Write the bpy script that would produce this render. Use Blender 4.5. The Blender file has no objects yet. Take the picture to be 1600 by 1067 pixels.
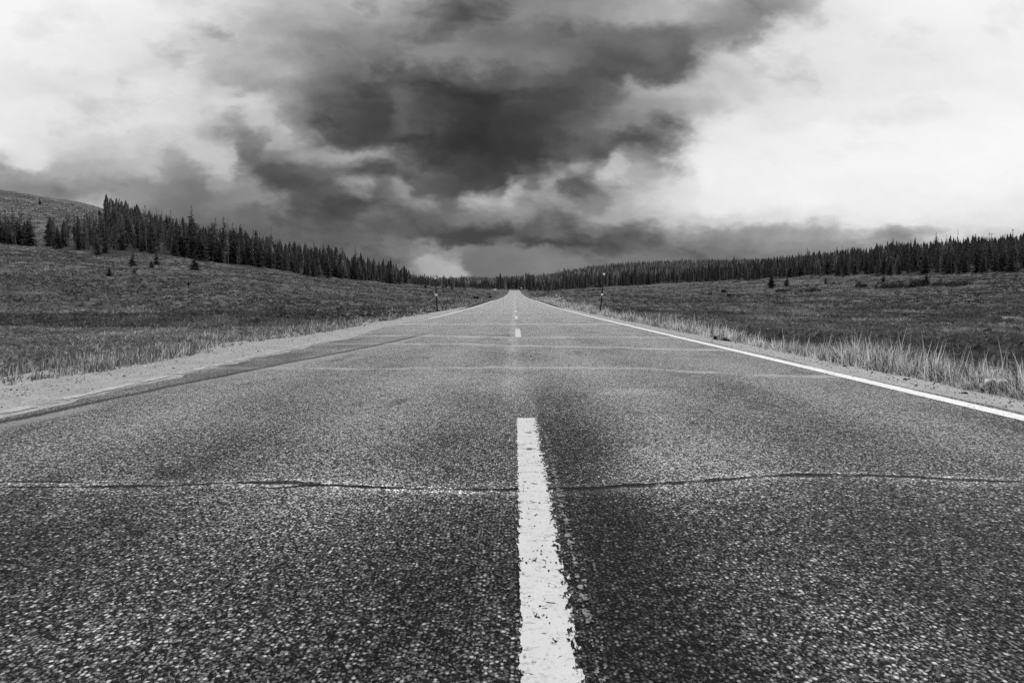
import bpy, math, random
import numpy as np
R = math.radians
rng = np.random.default_rng(7)
random.seed(7)
sc = bpy.context.scene
C = sc.collection
# ------------------------------------------------------------------ camera
F_PX, CAM_H = 950.0, 0.86
PITCH, YAW = math.atan(67.5/950), 4.0/950
cd = bpy.data.cameras.new('camera'); cam = bpy.data.objects.new('camera', cd); C.objects.link(cam)
cam.location = (0, 0, CAM_H); cam.rotation_euler = (R(90)-PITCH, 0, YAW)
cd.sensor_width = 36; cd.lens = F_PX/1600*36; cd.clip_start = .05; cd.clip_end = 20000
sc.camera = cam
sc.view_settings.view_transform = 'Standard'; sc.view_settings.look = 'None'
sc.view_settings.exposure = 0.0; sc.view_settings.gamma = 1
sc.cycles.use_denoising = False
sc.cycles.max_bounces = 5; sc.cycles.transparent_max_bounces = 12
cp, sp_, cy_, sy_ = math.cos(PITCH), math.sin(PITCH), math.cos(YAW), math.sin(YAW)
FW = np.array([-sy_*cp, cy_*cp, -sp_]); RT = np.array([cy_, sy_, 0]); UP = np.cross(RT, FW)
def ray(px, py):
    d = FW + (px-800)/F_PX*RT + (533.5-py)/F_PX*UP
    return d/d[1]
def at(px, py, D):                    # world point seen at a pixel, D metres up the road
    d = ray(px, py)*D
    return np.array([d[0], D, d[2]+CAM_H])
def proj(x, y, z):
    v = np.stack([x, y, z-CAM_H], -1)
    dep = v@FW
    return 800+F_PX*(v@RT)/dep, 533.5-F_PX*(v@UP)/dep
# ------------------------------------------------------------------ sky
SUN_EL, SUN_AZ = 48.0, 58.0           # azimuth from the road's heading towards the right
w = bpy.data.worlds.new('World'); sc.world = w; w.use_nodes = True
class NT:
    """small helper to write shader node maths"""
    def __init__(s, tree): s.t = tree; s.n = tree.nodes; s.l = tree.links
    def put(s, sock, v):
        if hasattr(v, 'is_output'): s.l.new(v, sock)
        elif v is not None: sock.default_value = v
    def m(s, op, a, b=None, c=None, clamp=False):
        n = s.n.new('ShaderNodeMath'); n.operation = op; n.use_clamp = clamp
        for i, v in enumerate((a, b, c)):
            if v is not None: s.put(n.inputs[i], v)
        return n.outputs[0]
    def vm(s, op, a, b=None, out=0):
        n = s.n.new('ShaderNodeVectorMath'); n.operation = op
        s.put(n.inputs[0], a)
        if op == 'SCALE': s.put(n.inputs['Scale'], b)
        elif b is not None: s.put(n.inputs[1], b)
        return n.outputs[out]
    def xyz(s, v):
        n = s.n.new('ShaderNodeSeparateXYZ'); s.put(n.inputs[0], v); return n.outputs
    def comb(s, x, y, z=0.0):
        n = s.n.new('ShaderNodeCombineXYZ')
        for i, v in enumerate((x, y, z)): s.put(n.inputs[i], v)
        return n.outputs[0]
    def noise(s, v, scale, detail=3, rough=.5, dist=0, color=False, dim='3D'):
        n = s.n.new('ShaderNodeTexNoise'); n.noise_dimensions = dim
        s.put(n.inputs['Vector'], v); n.inputs['Scale'].default_value = scale
        n.inputs['Detail'].default_value = detail; n.inputs['Roughness'].default_value = rough
        n.inputs['Distortion'].default_value = dist
        return n.outputs['Color' if color else 'Fac']
    def vor(s, v, scale, rnd=1.0, feature='F1'):
        n = s.n.new('ShaderNodeTexVoronoi'); n.feature = feature
        s.put(n.inputs['Vector'], v); n.inputs['Scale'].default_value = scale
        n.inputs['Randomness'].default_value = rnd
        return n.outputs
    def mr(s, v, a, b, c=0.0, d=1.0, smooth=True):
        n = s.n.new('ShaderNodeMapRange'); n.interpolation_type = 'SMOOTHSTEP' if smooth else 'LINEAR'
        n.clamp = True
        for i, q in enumerate((v, a, b, c, d)): s.put(n.inputs[i], q)
        return n.outputs[0]
    def mix(s, f, a, b):
        n = s.n.new('ShaderNodeMix'); n.data_type = 'FLOAT'
        s.put(n.inputs[0], f); s.put(n.inputs[2], a); s.put(n.inputs[3], b)
        return n.outputs[0]
    def ramp(s, v, stops):
        n = s.n.new('ShaderNodeValToRGB'); s.put(n.inputs[0], v)
        e = n.color_ramp.elements
        while len(e) < len(stops): e.new(.5)
        for el, (p, c) in zip(e, stops): el.position = p; el.color = (c, c, c, 1)
        return n.outputs[0]
    def curve(s, v, pts):
        n = s.n.new('ShaderNodeFloatCurve'); s.put(n.inputs[1], v)
        cm = n.mapping; cu = cm.curves[0]
        cu.points[0].location = pts[0]; cu.points[1].location = pts[-1]
        for p in pts[1:-1]: cu.points.new(*p)
        cm.update(); return n.outputs[0]
    def rgb(s, v):
        n = s.n.new('ShaderNodeCombineColor')
        for i in range(3): s.put(n.inputs[i], v)
        return n.outputs[0]
T = NT(w.node_tree)
for n in list(T.n): T.n.remove(n)
geo = T.n.new('ShaderNodeTexCoord').outputs['Generated']
dx, dy, dz = T.xyz(geo)
ady = T.m('MAXIMUM', T.m('ABSOLUTE', dy), .04)
u0 = T.m('DIVIDE', dx, ady); v0 = T.m('DIVIDE', dz, ady)          # bearing and height of a direction
flat = T.m('ADD', T.m('ABSOLUTE', dz), .22)
deck = T.comb(T.m('DIVIDE', dx, flat), T.m('DIVIDE', dy, flat), T.m('MULTIPLY', dz, 1.5))   # point on the cloud deck
wn = T.xyz(T.noise(deck, 1.5, 6, .55, color=True))
wn2 = T.xyz(T.noise(T.comb(u0, T.m('MULTIPLY', v0, 1.6), 3.0), 9.0, 8, .62, color=True))
u = T.m('ADD', u0, T.m('ADD', T.m('MULTIPLY', T.m('SUBTRACT', wn[0], .5), .03), T.m('MULTIPLY', T.m('SUBTRACT', wn2[0], .5), .13)))
v = T.m('ADD', T.m('SUBTRACT', v0, .013), T.m('ADD', T.m('MULTIPLY', T.m('SUBTRACT', wn[1], .5), .015), T.m('MULTIPLY', T.m('SUBTRACT', wn2[1], .5), .085)))
# cloud brightness (as displayed, 0..255) by bearing, one row per height above the horizon
SKY = [(0, "0 247,200 246,300 232,350 218,380 205,420 190,500 185,600 180,650 170,700 150,740 135,800 128,840 150,870 135,900 145,1000 168,1060 190,1120 185,1160 165,1190 150,1230 160,1270 185,1300 225,1350 240,1450 245,1600 242"),
 (35, "0 246,250 238,330 222,380 195,420 178,500 175,600 165,660 140,700 125,730 118,780 132,830 150,870 140,900 150,950 165,1000 180,1050 185,1100 165,1160 150,1200 140,1240 160,1280 205,1300 225,1400 242,1600 242"),
 (70, "0 243,250 232,320 212,370 195,430 175,480 152,520 140,570 145,620 140,680 128,720 130,780 118,820 120,870 112,920 118,960 112,1000 118,1050 125,1100 132,1150 140,1180 150,1205 200,1250 225,1400 232,1600 243"),
 (105, "0 238,100 236,200 226,300 212,340 195,400 180,450 160,520 140,560 135,600 125,650 140,700 145,760 135,800 125,850 130,900 118,950 95,1000 96,1030 110,1060 95,1080 105,1110 150,1150 200,1200 222,1300 228,1400 226,1600 240"),
 (130, "0 230,100 225,200 218,260 226,300 215,350 190,385 172,430 178,470 155,520 130,570 115,620 110,680 112,720 100,770 92,830 108,880 95,920 92,960 95,1000 108,1040 100,1060 115,1090 170,1130 200,1200 216,1300 222,1400 230,1600 238"),
 (155, "0 225,100 218,150 225,250 232,300 220,340 204,365 220,396 172,445 155,489 130,532 105,561 88,590 88,620 108,648 98,677 78,718 68,760 64,796 82,830 84,883 82,941 105,970 130,994 172,1028 182,1100 198,1200 218,1400 230,1600 238"),
 (180, "0 230,100 228,200 222,300 216,345 212,365 222,385 206,415 204,440 165,480 140,505 116,530 92,560 78,600 76,625 100,660 90,690 72,740 60,780 68,820 78,880 82,920 104,960 140,1000 165,1040 170,1100 196,1160 226,1250 230,1600 244"),
 (205, "0 232,50 225,150 222,250 222,300 212,350 186,375 165,400 188,430 194,460 150,500 108,530 82,570 76,605 70,618 84,650 98,690 86,710 62,740 55,780 60,830 70,860 88,900 110,950 145,1000 150,1025 132,1060 162,1095 216,1150 236,1250 230,1600 245"),
 (230, "0 235,25 228,50 218,100 210,150 204,250 204,300 204,340 182,358 150,400 134,420 168,450 172,480 148,510 106,540 82,580 74,640 80,680 70,720 58,780 60,830 72,880 92,905 115,930 120,960 98,1000 94,1040 110,1060 150,1085 212,1120 234,1200 240,1600 246"),
 (255, "0 190,25 212,45 222,62 200,78 210,110 184,150 190,200 196,250 180,268 165,300 176,330 202,345 206,362 160,378 122,395 106,420 136,440 126,470 150,510 164,550 166,590 160,612 150,640 132,658 95,700 76,740 68,790 62,830 68,850 88,880 104,905 108,930 90,955 112,972 190,990 152,1010 142,1032 152,1060 218,1100 240,1600 246"),
 (280, "0 166,50 164,150 176,230 180,262 146,300 146,332 175,348 194,366 165,385 140,402 110,430 88,460 98,500 115,530 116,560 94,600 88,630 94,652 122,680 98,720 72,750 66,790 70,810 88,832 122,860 122,885 150,905 178,920 152,935 132,950 192,975 198,992 175,1022 172,1050 202,1100 242,1600 246"),
 (305, "0 148,50 140,100 134,150 150,200 150,250 135,300 124,332 132,350 160,370 152,390 164,410 140,425 104,450 82,480 86,510 98,530 150,550 162,570 130,600 120,620 158,636 148,655 90,680 98,705 82,740 76,776 72,792 152,810 196,825 134,845 192,865 150,885 148,900 108,920 116,940 152,960 168,990 176,1010 196,1050 222,1100 240,1600 242"),
 (330, "0 140,100 150,135 172,155 184,175 160,200 150,250 130,300 120,340 130,400 144,430 148,450 120,475 94,510 88,550 94,580 100,620 124,650 140,670 164,686 105,710 112,730 164,750 176,775 166,800 182,820 166,850 160,870 166,900 156,920 140,935 130,950 166,980 186,1000 196,1050 216,1100 234,1250 240,1600 236"),
 (355, "0 130,300 112,380 114,450 112,500 104,530 94,560 110,590 126,620 98,650 98,690 110,720 126,750 124,780 136,800 152,830 150,845 148,862 122,880 114,900 132,930 170,960 166,1000 180,1050 196,1100 206,1200 216,1300 230,1450 234,1600 226"),
 (380, "0 120,420 100,500 104,560 104,600 110,650 94,690 84,705 74,740 68,780 72,800 92,820 98,845 100,862 120,880 104,910 120,940 114,960 100,1000 124,1050 140,1100 150,1200 152,1280 160,1340 184,1400 176,1460 198,1600 208"),
 (394, "0 120,520 104,560 114,600 122,640 128,662 148,685 130,705 82,730 70,760 70,778 112,800 86,830 72,860 74,900 78,950 92,1000 106,1050 122,1100 132,1200 138,1300 148,1400 165,1600 190"),
 (406, "0 120,500 104,560 114,600 124,640 132,665 165,690 188,704 128,720 134,750 124,780 126,830 126,870 114,900 108,950 90,1000 104,1100 118,1200 124,1300 140,1600 180"),
 (425, "0 120,600 118,640 136,670 162,692 206,703 166,720 120,750 118,800 120,850 130,900 130,1000 120,1200 126,1600 165")]
SKY = [(a, [tuple(map(float, q.split())) for q in b.split(",")]) for a, b in SKY]
un = T.mr(u, -.9, .9, 0.0, 1.0, smooth=False)
L = None; vprev = None
for row, pts in SKY:
    vv = ray(800, row)[2]
    prof = []
    for k in range(0, 65):
        q = k*25
        prof.append(((ray(q, row)[0]+.9)/1.8, float(np.interp(q, [a for a, b in pts], [b for a, b in pts]))/255))
    prof = [(0.0, prof[0][1])]+prof+[(1.0, prof[-1][1])]
    c = T.curve(un, prof)
    L = c if L is None else T.mix(T.mr(v, vprev, vv, 0.0, 1.0), L, c)
    vprev = vv
# billows: fractal cloud banks with crisp pale rims that darken inwards
def bank(scale, thr, soft, warp, k, stretch):
    q = T.comb(T.m('ADD', u0, T.m('MULTIPLY', v0, .35)), T.m('MULTIPLY', v0, stretch), k)
    q = T.vm('ADD', q, T.vm('SCALE', T.noise(q, scale*.7, 5, .55, color=True), warp))
    n = T.noise(q, scale, 8, .57)
    m = T.mr(n, thr, thr+soft, 0.0, 1.0)
    rim = T.m('SUBTRACT', .10, T.m('MULTIPLY', T.m('SUBTRACT', n, thr), 1.25))
    return T.m('MULTIPLY', m, rim), n
k1, n_a = bank(3.1, .47, .05, .30, 2.0, 1.55)
k2, n_b = bank(8.0, .49, .07, .10, 6.0, 1.7)
mid = T.m('MULTIPLY', T.mr(L, .98, .74, .30, 1.0), T.mr(L, .22, .5, .45, 1.0))
L = T.m('ADD', L, T.m('MULTIPLY', mid, T.m('ADD', T.m('MULTIPLY', k1, .20), T.m('MULTIPLY', k2, .54))))
L = T.m('MULTIPLY', L, T.m('ADD', T.mr(L, .5, .9, 1.0, .985), T.m('MULTIPLY', mid, T.m('ADD', T.m('MULTIPLY', T.m('SUBTRACT', n_a, .5), -.15), T.m('MULTIPLY', T.m('SUBTRACT', n_b, .5), -.25)))))
L = T.m('MULTIPLY', L, T.mr(L, .58, .88, .94, 1.0))
L = T.m('MINIMUM', T.m('POWER', T.m('MAXIMUM', L, .02), T.mr(L, .3, .85, 2.38, 2.2)), .92)
ns = T.n.new('ShaderNodeTexSky'); ns.sky_type = 'NISHITA'; ns.sun_disc = False
ns.sun_elevation = R(SUN_EL); ns.sun_rotation = R(SUN_AZ)
bw = T.n.new('ShaderNodeRGBToBW'); T.l.new(ns.outputs[0], bw.inputs[0])
thin = T.m('MULTIPLY', bw.outputs[0], .004)                        # daylight filtering through the overcast
bg = T.n.new('ShaderNodeBackground'); T.put(bg.inputs[0], T.rgb(T.m('ADD', L, thin))); bg.inputs[1].default_value = 1.0
wo = T.n.new('ShaderNodeOutputWorld'); T.l.new(bg.outputs[0], wo.inputs[0])
# ------------------------------------------------------------------ sun behind thin cloud
sl = bpy.data.lights.new('sun', 'SUN'); sl.energy = 2.0; sl.angle = R(12); sl.color = (1, 1, 1)
so = bpy.data.objects.new('sun', sl); C.objects.link(so)
so.rotation_euler = (R(90-SUN_EL), 0, R(180-SUN_AZ))
so['kind'] = 'structure'
# ------------------------------------------------------------------ numeric noise
def _h(ix, iy, s):
    n = (ix*374761393 + iy*668265263 + s*1274126177) & 0xffffffff
    n = ((n ^ (n >> 13))*1274126177) & 0xffffffff
    return ((n ^ (n >> 16)) & 0xffff)/65535.0
def vn(x, y, s=0):
    x = np.asarray(x, float); y = np.asarray(y, float)
    ix = np.floor(x).astype(np.int64); iy = np.floor(y).astype(np.int64)
    fx = x-ix; fy = y-iy; fx = fx*fx*(3-2*fx); fy = fy*fy*(3-2*fy)
    return (_h(ix, iy, s)*(1-fx)+_h(ix+1, iy, s)*fx)*(1-fy)+(_h(ix, iy+1, s)*(1-fx)+_h(ix+1, iy+1, s)*fx)*fy-.5
def fbm(x, y, s=0, o=4):
    r = 0; a = 1.0
    for k in range(o): r = r+a*vn(x*2**k, y*2**k, s+k); a *= .5
    return r
def sstep(a, b, x):
    t = np.clip((np.asarray(x, float)-a)/(b-a), 0, 1); return t*t*(3-2*t)
# ------------------------------------------------------------------ terrain
KN = { # photo column: (metres ahead, photo row) of near field, brow, wood edge, wood skyline, far slope, horizon
 -500: [(60,484),(170,370),(200,360),(260,350),(430,230),(2500,300)],
 0:    [(60,486),(170,388),(205,384),(260,376),(430,299),(2500,380)],
 80:   [(60,486),(165,394),(195,390),(260,376),(430,317),(2500,385)],
 165:  [(60,486),(145,409),(160,405),(250,378),(430,336),(2500,390)],
 230:  [(60,485),(145,409),(180,400),(250,380),(420,362),(2500,400)],
 300:  [(60,485),(150,415),(180,408),(250,392),(500,388),(2500,420)],
 400:  [(62,484),(170,425),(195,421),(300,405),(600,405),(2500,430)],
 500:  [(70,482),(230,437),(250,434),(350,423),(700,425),(2500,435)],
 600:  [(80,480),(290,447),(330,444),(420,438),(1000,440),(2500,440)],
 700:  [(100,476),(400,451),(520,447.5),(700,443),(1400,438),(2500,445)],
 760:  [(100,474),(400,455),(520,452),(700,449),(1400,437),(2500,445)],
 804:  [(100,474),(400,456),(540,455),(700,450),(1400,441),(2500,445)],
 850:  [(100,475),(400,457),(480,456),(700,445),(1400,432),(2500,440)],
 950:  [(90,478),(350,454),(520,449.5),(800,437),(1400,417),(2500,430)],
 1100: [(80,484),(200,460),(500,442),(800,430),(1400,409),(2500,425)],
 1250: [(80,486),(170,457),(360,435),(560,421),(1200,412),(2500,425)],
 1400: [(80,488),(150,452),(260,431),(400,413),(900,408),(2500,425)],
 1500: [(75,488),(140,447),(230,430),(360,410),(900,404),(2500,425)],
 1600: [(70,490),(130,444),(215,428),(330,405),(900,398),(2500,420)],
 2100: [(60,495),(120,430),(200,415),(320,370),(900,350),(2500,400)],
}
cols = sorted(KN)
TH = np.radians(np.linspace(-60, 60, 401)); LR = np.linspace(math.log(3), math.log(3200), 421)
kth = []; kr = []; kz = []
for c in cols:
    d0 = ray(c, 466); kth.append(math.atan2(d0[0], 1)); sec = math.hypot(d0[0], 1)
    left = c < 804
    rr = [6*sec, 26*sec]; zz = [-.45 if left else -.62, -.42 if left else -.95]
    for D, row in KN[c]:
        p = at(c, row, D); rr.append(D*sec); zz.append(p[2])
    kr.append(rr); kz.append(zz)
kth = np.array(kth); kr = np.array(kr); kz = np.array(kz)
G = np.zeros((401, 421)); KRT = np.zeros((401, 8))
for i, t in enumerate(TH):
    rr = np.array([np.interp(t, kth, kr[:, k]) for k in range(8)]); zz = np.array([np.interp(t, kth, kz[:, k]) for k in range(8)])
    KRT[i] = rr; G[i] = np.interp(LR, np.log(rr), zz)
def blur(a, s, ax):
    k = np.exp(-.5*(np.arange(-3*s, 3*s+1)/s)**2); k /= k.sum()
    p = [(0, 0), (0, 0)]; p[ax] = (3*s, 3*s)
    return np.apply_along_axis(lambda m: np.convolve(m, k, 'valid'), ax, np.pad(a, p, 'edge'))
G = blur(blur(G, 4, 1), 4, 0)
ROADP = np.array([(-60,0),(0,0),(20,-.02),(35,-.03),(60,.06),(101,.40),(143,.62),(215,1.32),(312,2.75),(382,3.95),(440,5.9),(470,6.95),(490,7.1),(520,6.6),(560,5.2),(700,2)])
_ry = np.linspace(-60, 700, 1521); _rz = np.interp(_ry, ROADP[:, 0], ROADP[:, 1])
_k = np.hanning(41); _k /= _k.sum(); _rz = np.convolve(np.pad(_rz, 20, 'edge'), _k, 'valid')
def road_z(y): return np.interp(y, _ry, _rz)
def ground(x, y, fine=True):
    x = np.asarray(x, float); y = np.asarray(y, float)
    r = np.hypot(x, y); th = np.arctan2(x, y)
    th = np.clip(np.where(np.abs(th) > R(90), np.sign(th)*R(180)-th, th), TH[0], TH[-1])
    fi = (th-TH[0])/(TH[1]-TH[0]); fj = np.clip((np.log(np.maximum(r, 3))-LR[0])/(LR[1]-LR[0]), 0, 419.999)
    i = np.clip(fi.astype(int), 0, 399); j = fj.astype(int); a = fi-i; b = fj-j
    z = (G[i, j]*(1-a)+G[i+1, j]*a)*(1-b)+(G[i, j+1]*(1-a)+G[i+1, j+1]*a)*b
    back = sstep(10, -200, y); z = z*(1-back)+(-.6)*back
    z = z+fbm(x/14, y/14, 3)*np.clip(r*.006, 0, 1.6)+fbm(x/90, y/90, 9, 3)*np.clip((r-120)*.012, 0, 9)*sstep(300, 700, r)
    z = z+fbm(x/2.2, y/2.2, 21, 3)*.10
    ax = np.abs(x)
    edge = np.where(x < 0, 4.75, 4.15)
    t = sstep(0, 1, (ax-edge)/(2.6+.045*np.maximum(y, 0)+np.where(x < 0, 1.2, 0)))
    cor = road_z(y)-.11-.0012*np.maximum(y, 0)+fbm(x/1.1, y/1.1, 31, 2)*.03
    cor = cor-.18*sstep(3.9, 3.2, ax)
    t = np.maximum(t, sstep(500, 540, y))
    return cor*(1-t)+z*t
def base_r(x, y, k=4):                # distance of the wood's edge (k=4) on this bearing
    th = np.arctan2(x, y); return np.interp(th, TH, KRT[:, k])
# ------------------------------------------------------------------ mesh and material helpers
def mesh(name, verts, faces, mat=None, tint=None, smooth=False, parent=None, link=True, mats=None, midx=None):
    verts = np.asarray(verts, np.float32); faces = np.asarray(faces, np.int32); n = faces.shape[1]
    me = bpy.data.meshes.new(name); me.vertices.add(len(verts)); me.vertices.foreach_set('co', verts.ravel())
    me.loops.add(faces.size); me.loops.foreach_set('vertex_index', faces.ravel())
    me.polygons.add(len(faces)); me.polygons.foreach_set('loop_start', np.arange(len(faces), dtype=np.int32)*n)
    me.polygons.foreach_set('loop_total', np.full(len(faces), n, np.int32))
    if smooth: me.polygons.foreach_set('use_smooth', np.ones(len(faces), bool))
    for q in (mats or ([mat] if mat else [])): me.materials.append(q)
    if midx is not None: me.polygons.foreach_set('material_index', np.asarray(midx, np.int32))
    if tint is not None:
        a = me.attributes.new('tint', 'FLOAT', 'POINT'); a.data.foreach_set('value', np.asarray(tint, np.float32))
    me.update(calc_edges=True)
    o = bpy.data.objects.new(name, me)
    if link: C.objects.link(o)
    if parent: o.parent = parent
    return o
def props(o, label=None, cat=None, group=None, kind=None):
    if label: o['label'] = label
    if cat: o['category'] = cat
    if group: o['group'] = group
    if kind: o['kind'] = kind
    return o
def material(name):
    m = bpy.data.materials.new(name); m.use_nodes = True; t = NT(m.node_tree)
    b = t.n['Principled BSDF']; b.inputs['Roughness'].default_value = .85
    return m, t, b
def bump(t, b, hgt, strength, dist):
    n = t.n.new('ShaderNodeBump'); n.inputs['Strength'].default_value = strength; n.inputs['Distance'].default_value = dist
    t.put(n.inputs['Height'], hgt); t.l.new(n.outputs[0], b.inputs['Normal'])
def pos(t): return t.n.new('ShaderNodeNewGeometry').outputs['Position']
def tint_mat(name, scale=1.0, rough=.9, transl=0.0):
    m, t, b = material(name)
    a = t.n.new('ShaderNodeAttribute'); a.attribute_name = 'tint'
    nz = t.noise(pos(t), 3.0, 3)
    c = t.m('MULTIPLY', a.outputs['Fac'], t.m('MULTIPLY', t.m('ADD', .7, t.m('MULTIPLY', nz, .6)), scale))
    t.put(b.inputs['Base Color'], t.rgb(c)); b.inputs['Roughness'].default_value = rough
    b.inputs['Specular IOR Level'].default_value = .25
    if transl:
        tr = t.n.new('ShaderNodeBsdfTranslucent'); t.put(tr.inputs[0], t.rgb(c)); mx = t.n.new('ShaderNodeMixShader'); mx.inputs[0].default_value = transl
        t.l.new(b.outputs[0], mx.inputs[1]); t.l.new(tr.outputs[0], mx.inputs[2]); t.l.new(mx.outputs[0], t.n['Material Output'].inputs[0])
    return m
# ------------------------------------------------------------------ asphalt
M_road, t, b = material('worn_asphalt')
P = pos(t); X, Y, Z = t.xyz(P)
Yd = t.m('MAXIMUM', Y, .5)
jit = t.vm('ADD', P, t.vm('SCALE', t.noise(P, 60, 2, color=True), .008))
v1 = t.vor(jit, 80); v2 = t.vor(jit, 170)
r1 = t.xyz(v1['Color'])[0]; r2 = t.xyz(v2['Color'])[1]
st1 = t.ramp(r1, [(0, .006), (.36, .020), (.56, .095), (.80, .26), (1, .80)])
st2 = t.ramp(r2, [(0, .005), (.45, .016), (.75, .08), (1, .36)])
core = t.mr(v1['Distance'], .25, .62, 1.0, 0.0)
alb = t.m('ADD', t.m('MULTIPLY', st1, core), t.m('MULTIPLY', st2, t.m('SUBTRACT', 1.0, t.m('MULTIPLY', core, .75))))
# wear: paler wheel tracks, dark oily strip right of the centre line, slow mottling
def track(x0, wd): return t.mr(t.m('ABSOLUTE', t.m('SUBTRACT', X, t.m('ADD', x0, t.m('MULTIPLY', t.m('SUBTRACT', t.noise(t.comb(0.0, Y, 0.0), .35, 2), .5), .5)))), 0.0, wd, 1.0, 0.0)
trk = t.m('MAXIMUM', t.m('MAXIMUM', track(-1.0, .62), track(.95, .55)), t.m('MAXIMUM', track(-2.75, .6), track(2.7, .6)))
patch = t.noise(t.comb(X, t.m('MULTIPLY', Y, .55), 0.0), 1.1, 4, .6)
wear = t.m('ADD', t.m('ADD', .78, t.m('MULTIPLY', trk, t.mr(Y, 4., 20., .38, .10))), t.m('MULTIPLY', t.m('SUBTRACT', patch, .5), 1.5))
oil = t.m('MULTIPLY', t.mr(X, .13, .2, 0.0, 1.0), t.mr(X, .35, .75, 1.0, 0.0))
oil = t.m('MULTIPLY', oil, t.mr(Y, 3.5, 8., 1.0, 0.0))
wear = t.m('MULTIPLY', wear, t.m('SUBTRACT', 1.0, t.m('MULTIPLY', oil, .58)))
seam = t.m('MULTIPLY', t.mr(t.m('ABSOLUTE', t.m('ADD', X, .03)), .03, .16, 1.0, 0.0), t.mr(Y, 4.4, 6.0, 0.0, 1.0))
wear = t.m('ADD', wear, t.m('MULTIPLY', seam, t.mr(patch, .35, .6, .15, .75)))
wn_ = t.m('MULTIPLY', t.m('SUBTRACT', t.noise(P, 2.2, 5, .65), .5), 1.1)
for cx_, cy__, ra, rb, am in ((-.82, 2.65, .75, .55, .75), (-1.0, 2.2, .5, .35, .35), (.85, 2.95, .55, .5, .75), (1.15, 3.3, .5, .5, .5), (1.12, 5.6, .45, .25, .8), (-.3, 6.6, 1.2, 1.2, .35), (.6, 7.6, 1.0, .8, .35), (-2.3, 4.2, .6, .6, .3)):
    ee = t.m('ADD', t.vm('LENGTH', t.comb(t.m('DIVIDE', t.m('SUBTRACT', X, cx_), ra), t.m('DIVIDE', t.m('SUBTRACT', Y, cy__), rb), 0.0), out=1), wn_)
    wear = t.m('ADD', wear, t.mr(ee, .15, 1.25, am, 0.0))
far = t.m('POWER', t.mr(t.m('LOGARITHM', Yd, 2.718), .8, 4.0, 0.0, 1.0, smooth=False), 1.0)   # grazing-angle brightness painted into the albedo, paler with distance up the road
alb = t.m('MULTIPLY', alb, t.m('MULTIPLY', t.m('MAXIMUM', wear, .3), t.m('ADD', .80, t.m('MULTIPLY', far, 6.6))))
alb = t.m('MINIMUM', t.m('MAXIMUM', alb, .006), .62)
spots = t.mr(t.noise(P, 9.0, 2, .5), .69, .74, 0.0, 1.0); blot = t.mr(t.noise(t.comb(X, t.m('MULTIPLY', Y, .35), 2.0), 2.6, 3, .6), .60, .74, 0.0, 1.0)
alb = t.m('MULTIPLY', alb, t.m('SUBTRACT', 1.0, t.m('MAXIMUM', t.m('MULTIPLY', spots, .6), t.m('MULTIPLY', blot, .38))))
crk_h = None
def pathY(rows):
    """rows: (photo column, photo row) of a crack on the flat near road -> curve points of Y against X"""
    out = []
    for px, py in rows:
        d = ray(px, py); Dg = -CAM_H/d[2]; out.append((d[0]*Dg, Dg))
    return out
def crack(rows, jag, band, thin, light, s0, strength=.62):
    """a transverse crack: dusty pale patchy band with a thin dark broken opening"""
    global alb, crk_h
    pts = pathY(rows); ylo = min(p[1] for p in pts)-.01; yhi = max(p[1] for p in pts)+.01
    xa, xb = pts[0][0], pts[-1][0]
    cv = t.mr(t.curve(t.mr(X, xa, xb, 0.0, 1.0, smooth=False), [((a-xa)/(xb-xa), (c-ylo)/(yhi-ylo)) for a, c in pts]), 0.0, 1.0, ylo, yhi, smooth=False)
    w1 = t.m('MULTIPLY', t.m('SUBTRACT', t.noise(t.comb(X, s0, 1.0), 1.6, 2, .5), .5), jag*2.0)
    w2 = t.m('MULTIPLY', t.m('SUBTRACT', t.noise(t.comb(X, s0, 1.0), 9.0, 6, .68), .5), jag)
    d = t.m('SUBTRACT', t.m('SUBTRACT', Y, t.m('ADD', w1, w2)), cv)
    bw_ = t.m('MULTIPLY', t.m('SUBTRACT', t.noise(P, 3.5, 4, .6), .5), band*1.4)
    ad = t.m('ABSOLUTE', t.m('ADD', d, bw_))
    pn = t.mr(t.noise(t.comb(X, t.m('MULTIPLY', Y, 3.0), s0), 1.7, 4, .6), .34, .62, .08, 1.0)
    bm = t.m('MULTIPLY', t.mr(ad, band*.25, band, 1.0, 0.0), pn)
    if thin: alb = t.m('ADD', t.m('MULTIPLY', alb, t.m('ADD', 1.0, t.m('MULTIPLY', bm, .55))), t.m('MULTIPLY', bm, light*.12))
    else: alb = t.mix(t.m('MULTIPLY', bm, strength), alb, t.m('MULTIPLY', t.m('ADD', .25, t.m('MULTIPLY', t.noise(P, 170, 3, .7), 1.2)), light))
    if thin:
        th2 = t.m('MULTIPLY', t.mr(t.noise(t.comb(X, s0, 8.0), 3.1, 4, .65), .38, .66, .12, 1.5), thin)
        tm = t.mr(t.m('ABSOLUTE', d), t.m('MULTIPLY', th2, .4), th2, 1.0, 0.0)
        alb = t.mix(t.m('MULTIPLY', tm, .9), alb, .006)
        crk_h = tm if crk_h is None else t.m('MAXIMUM', crk_h, tm)
crack([(-400, 768), (0, 760), (180, 759), (400, 754), (520, 758), (700, 763), (860, 762), (1000, 757), (1150, 746), (1300, 741), (1420, 744), (1600, 751), (2000, 760)], .05, .14, .028, .17, 3.3, .7)
crack([(-400, 752), (0, 752), (200, 752), (330, 755), (440, 760), (480, 757), (700, 763), (860, 762), (1000, 757), (1150, 746), (1300, 741), (1420, 744), (1600, 751), (2000, 760)], .035, .07, .014, .13, 7.9, .45)
crack([(-100, 577), (300, 574), (600, 575), (800, 573), (950, 574), (1100, 581), (1300, 588), (1700, 596)], .12, .17, 0, .60, 11.3, .7)
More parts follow.
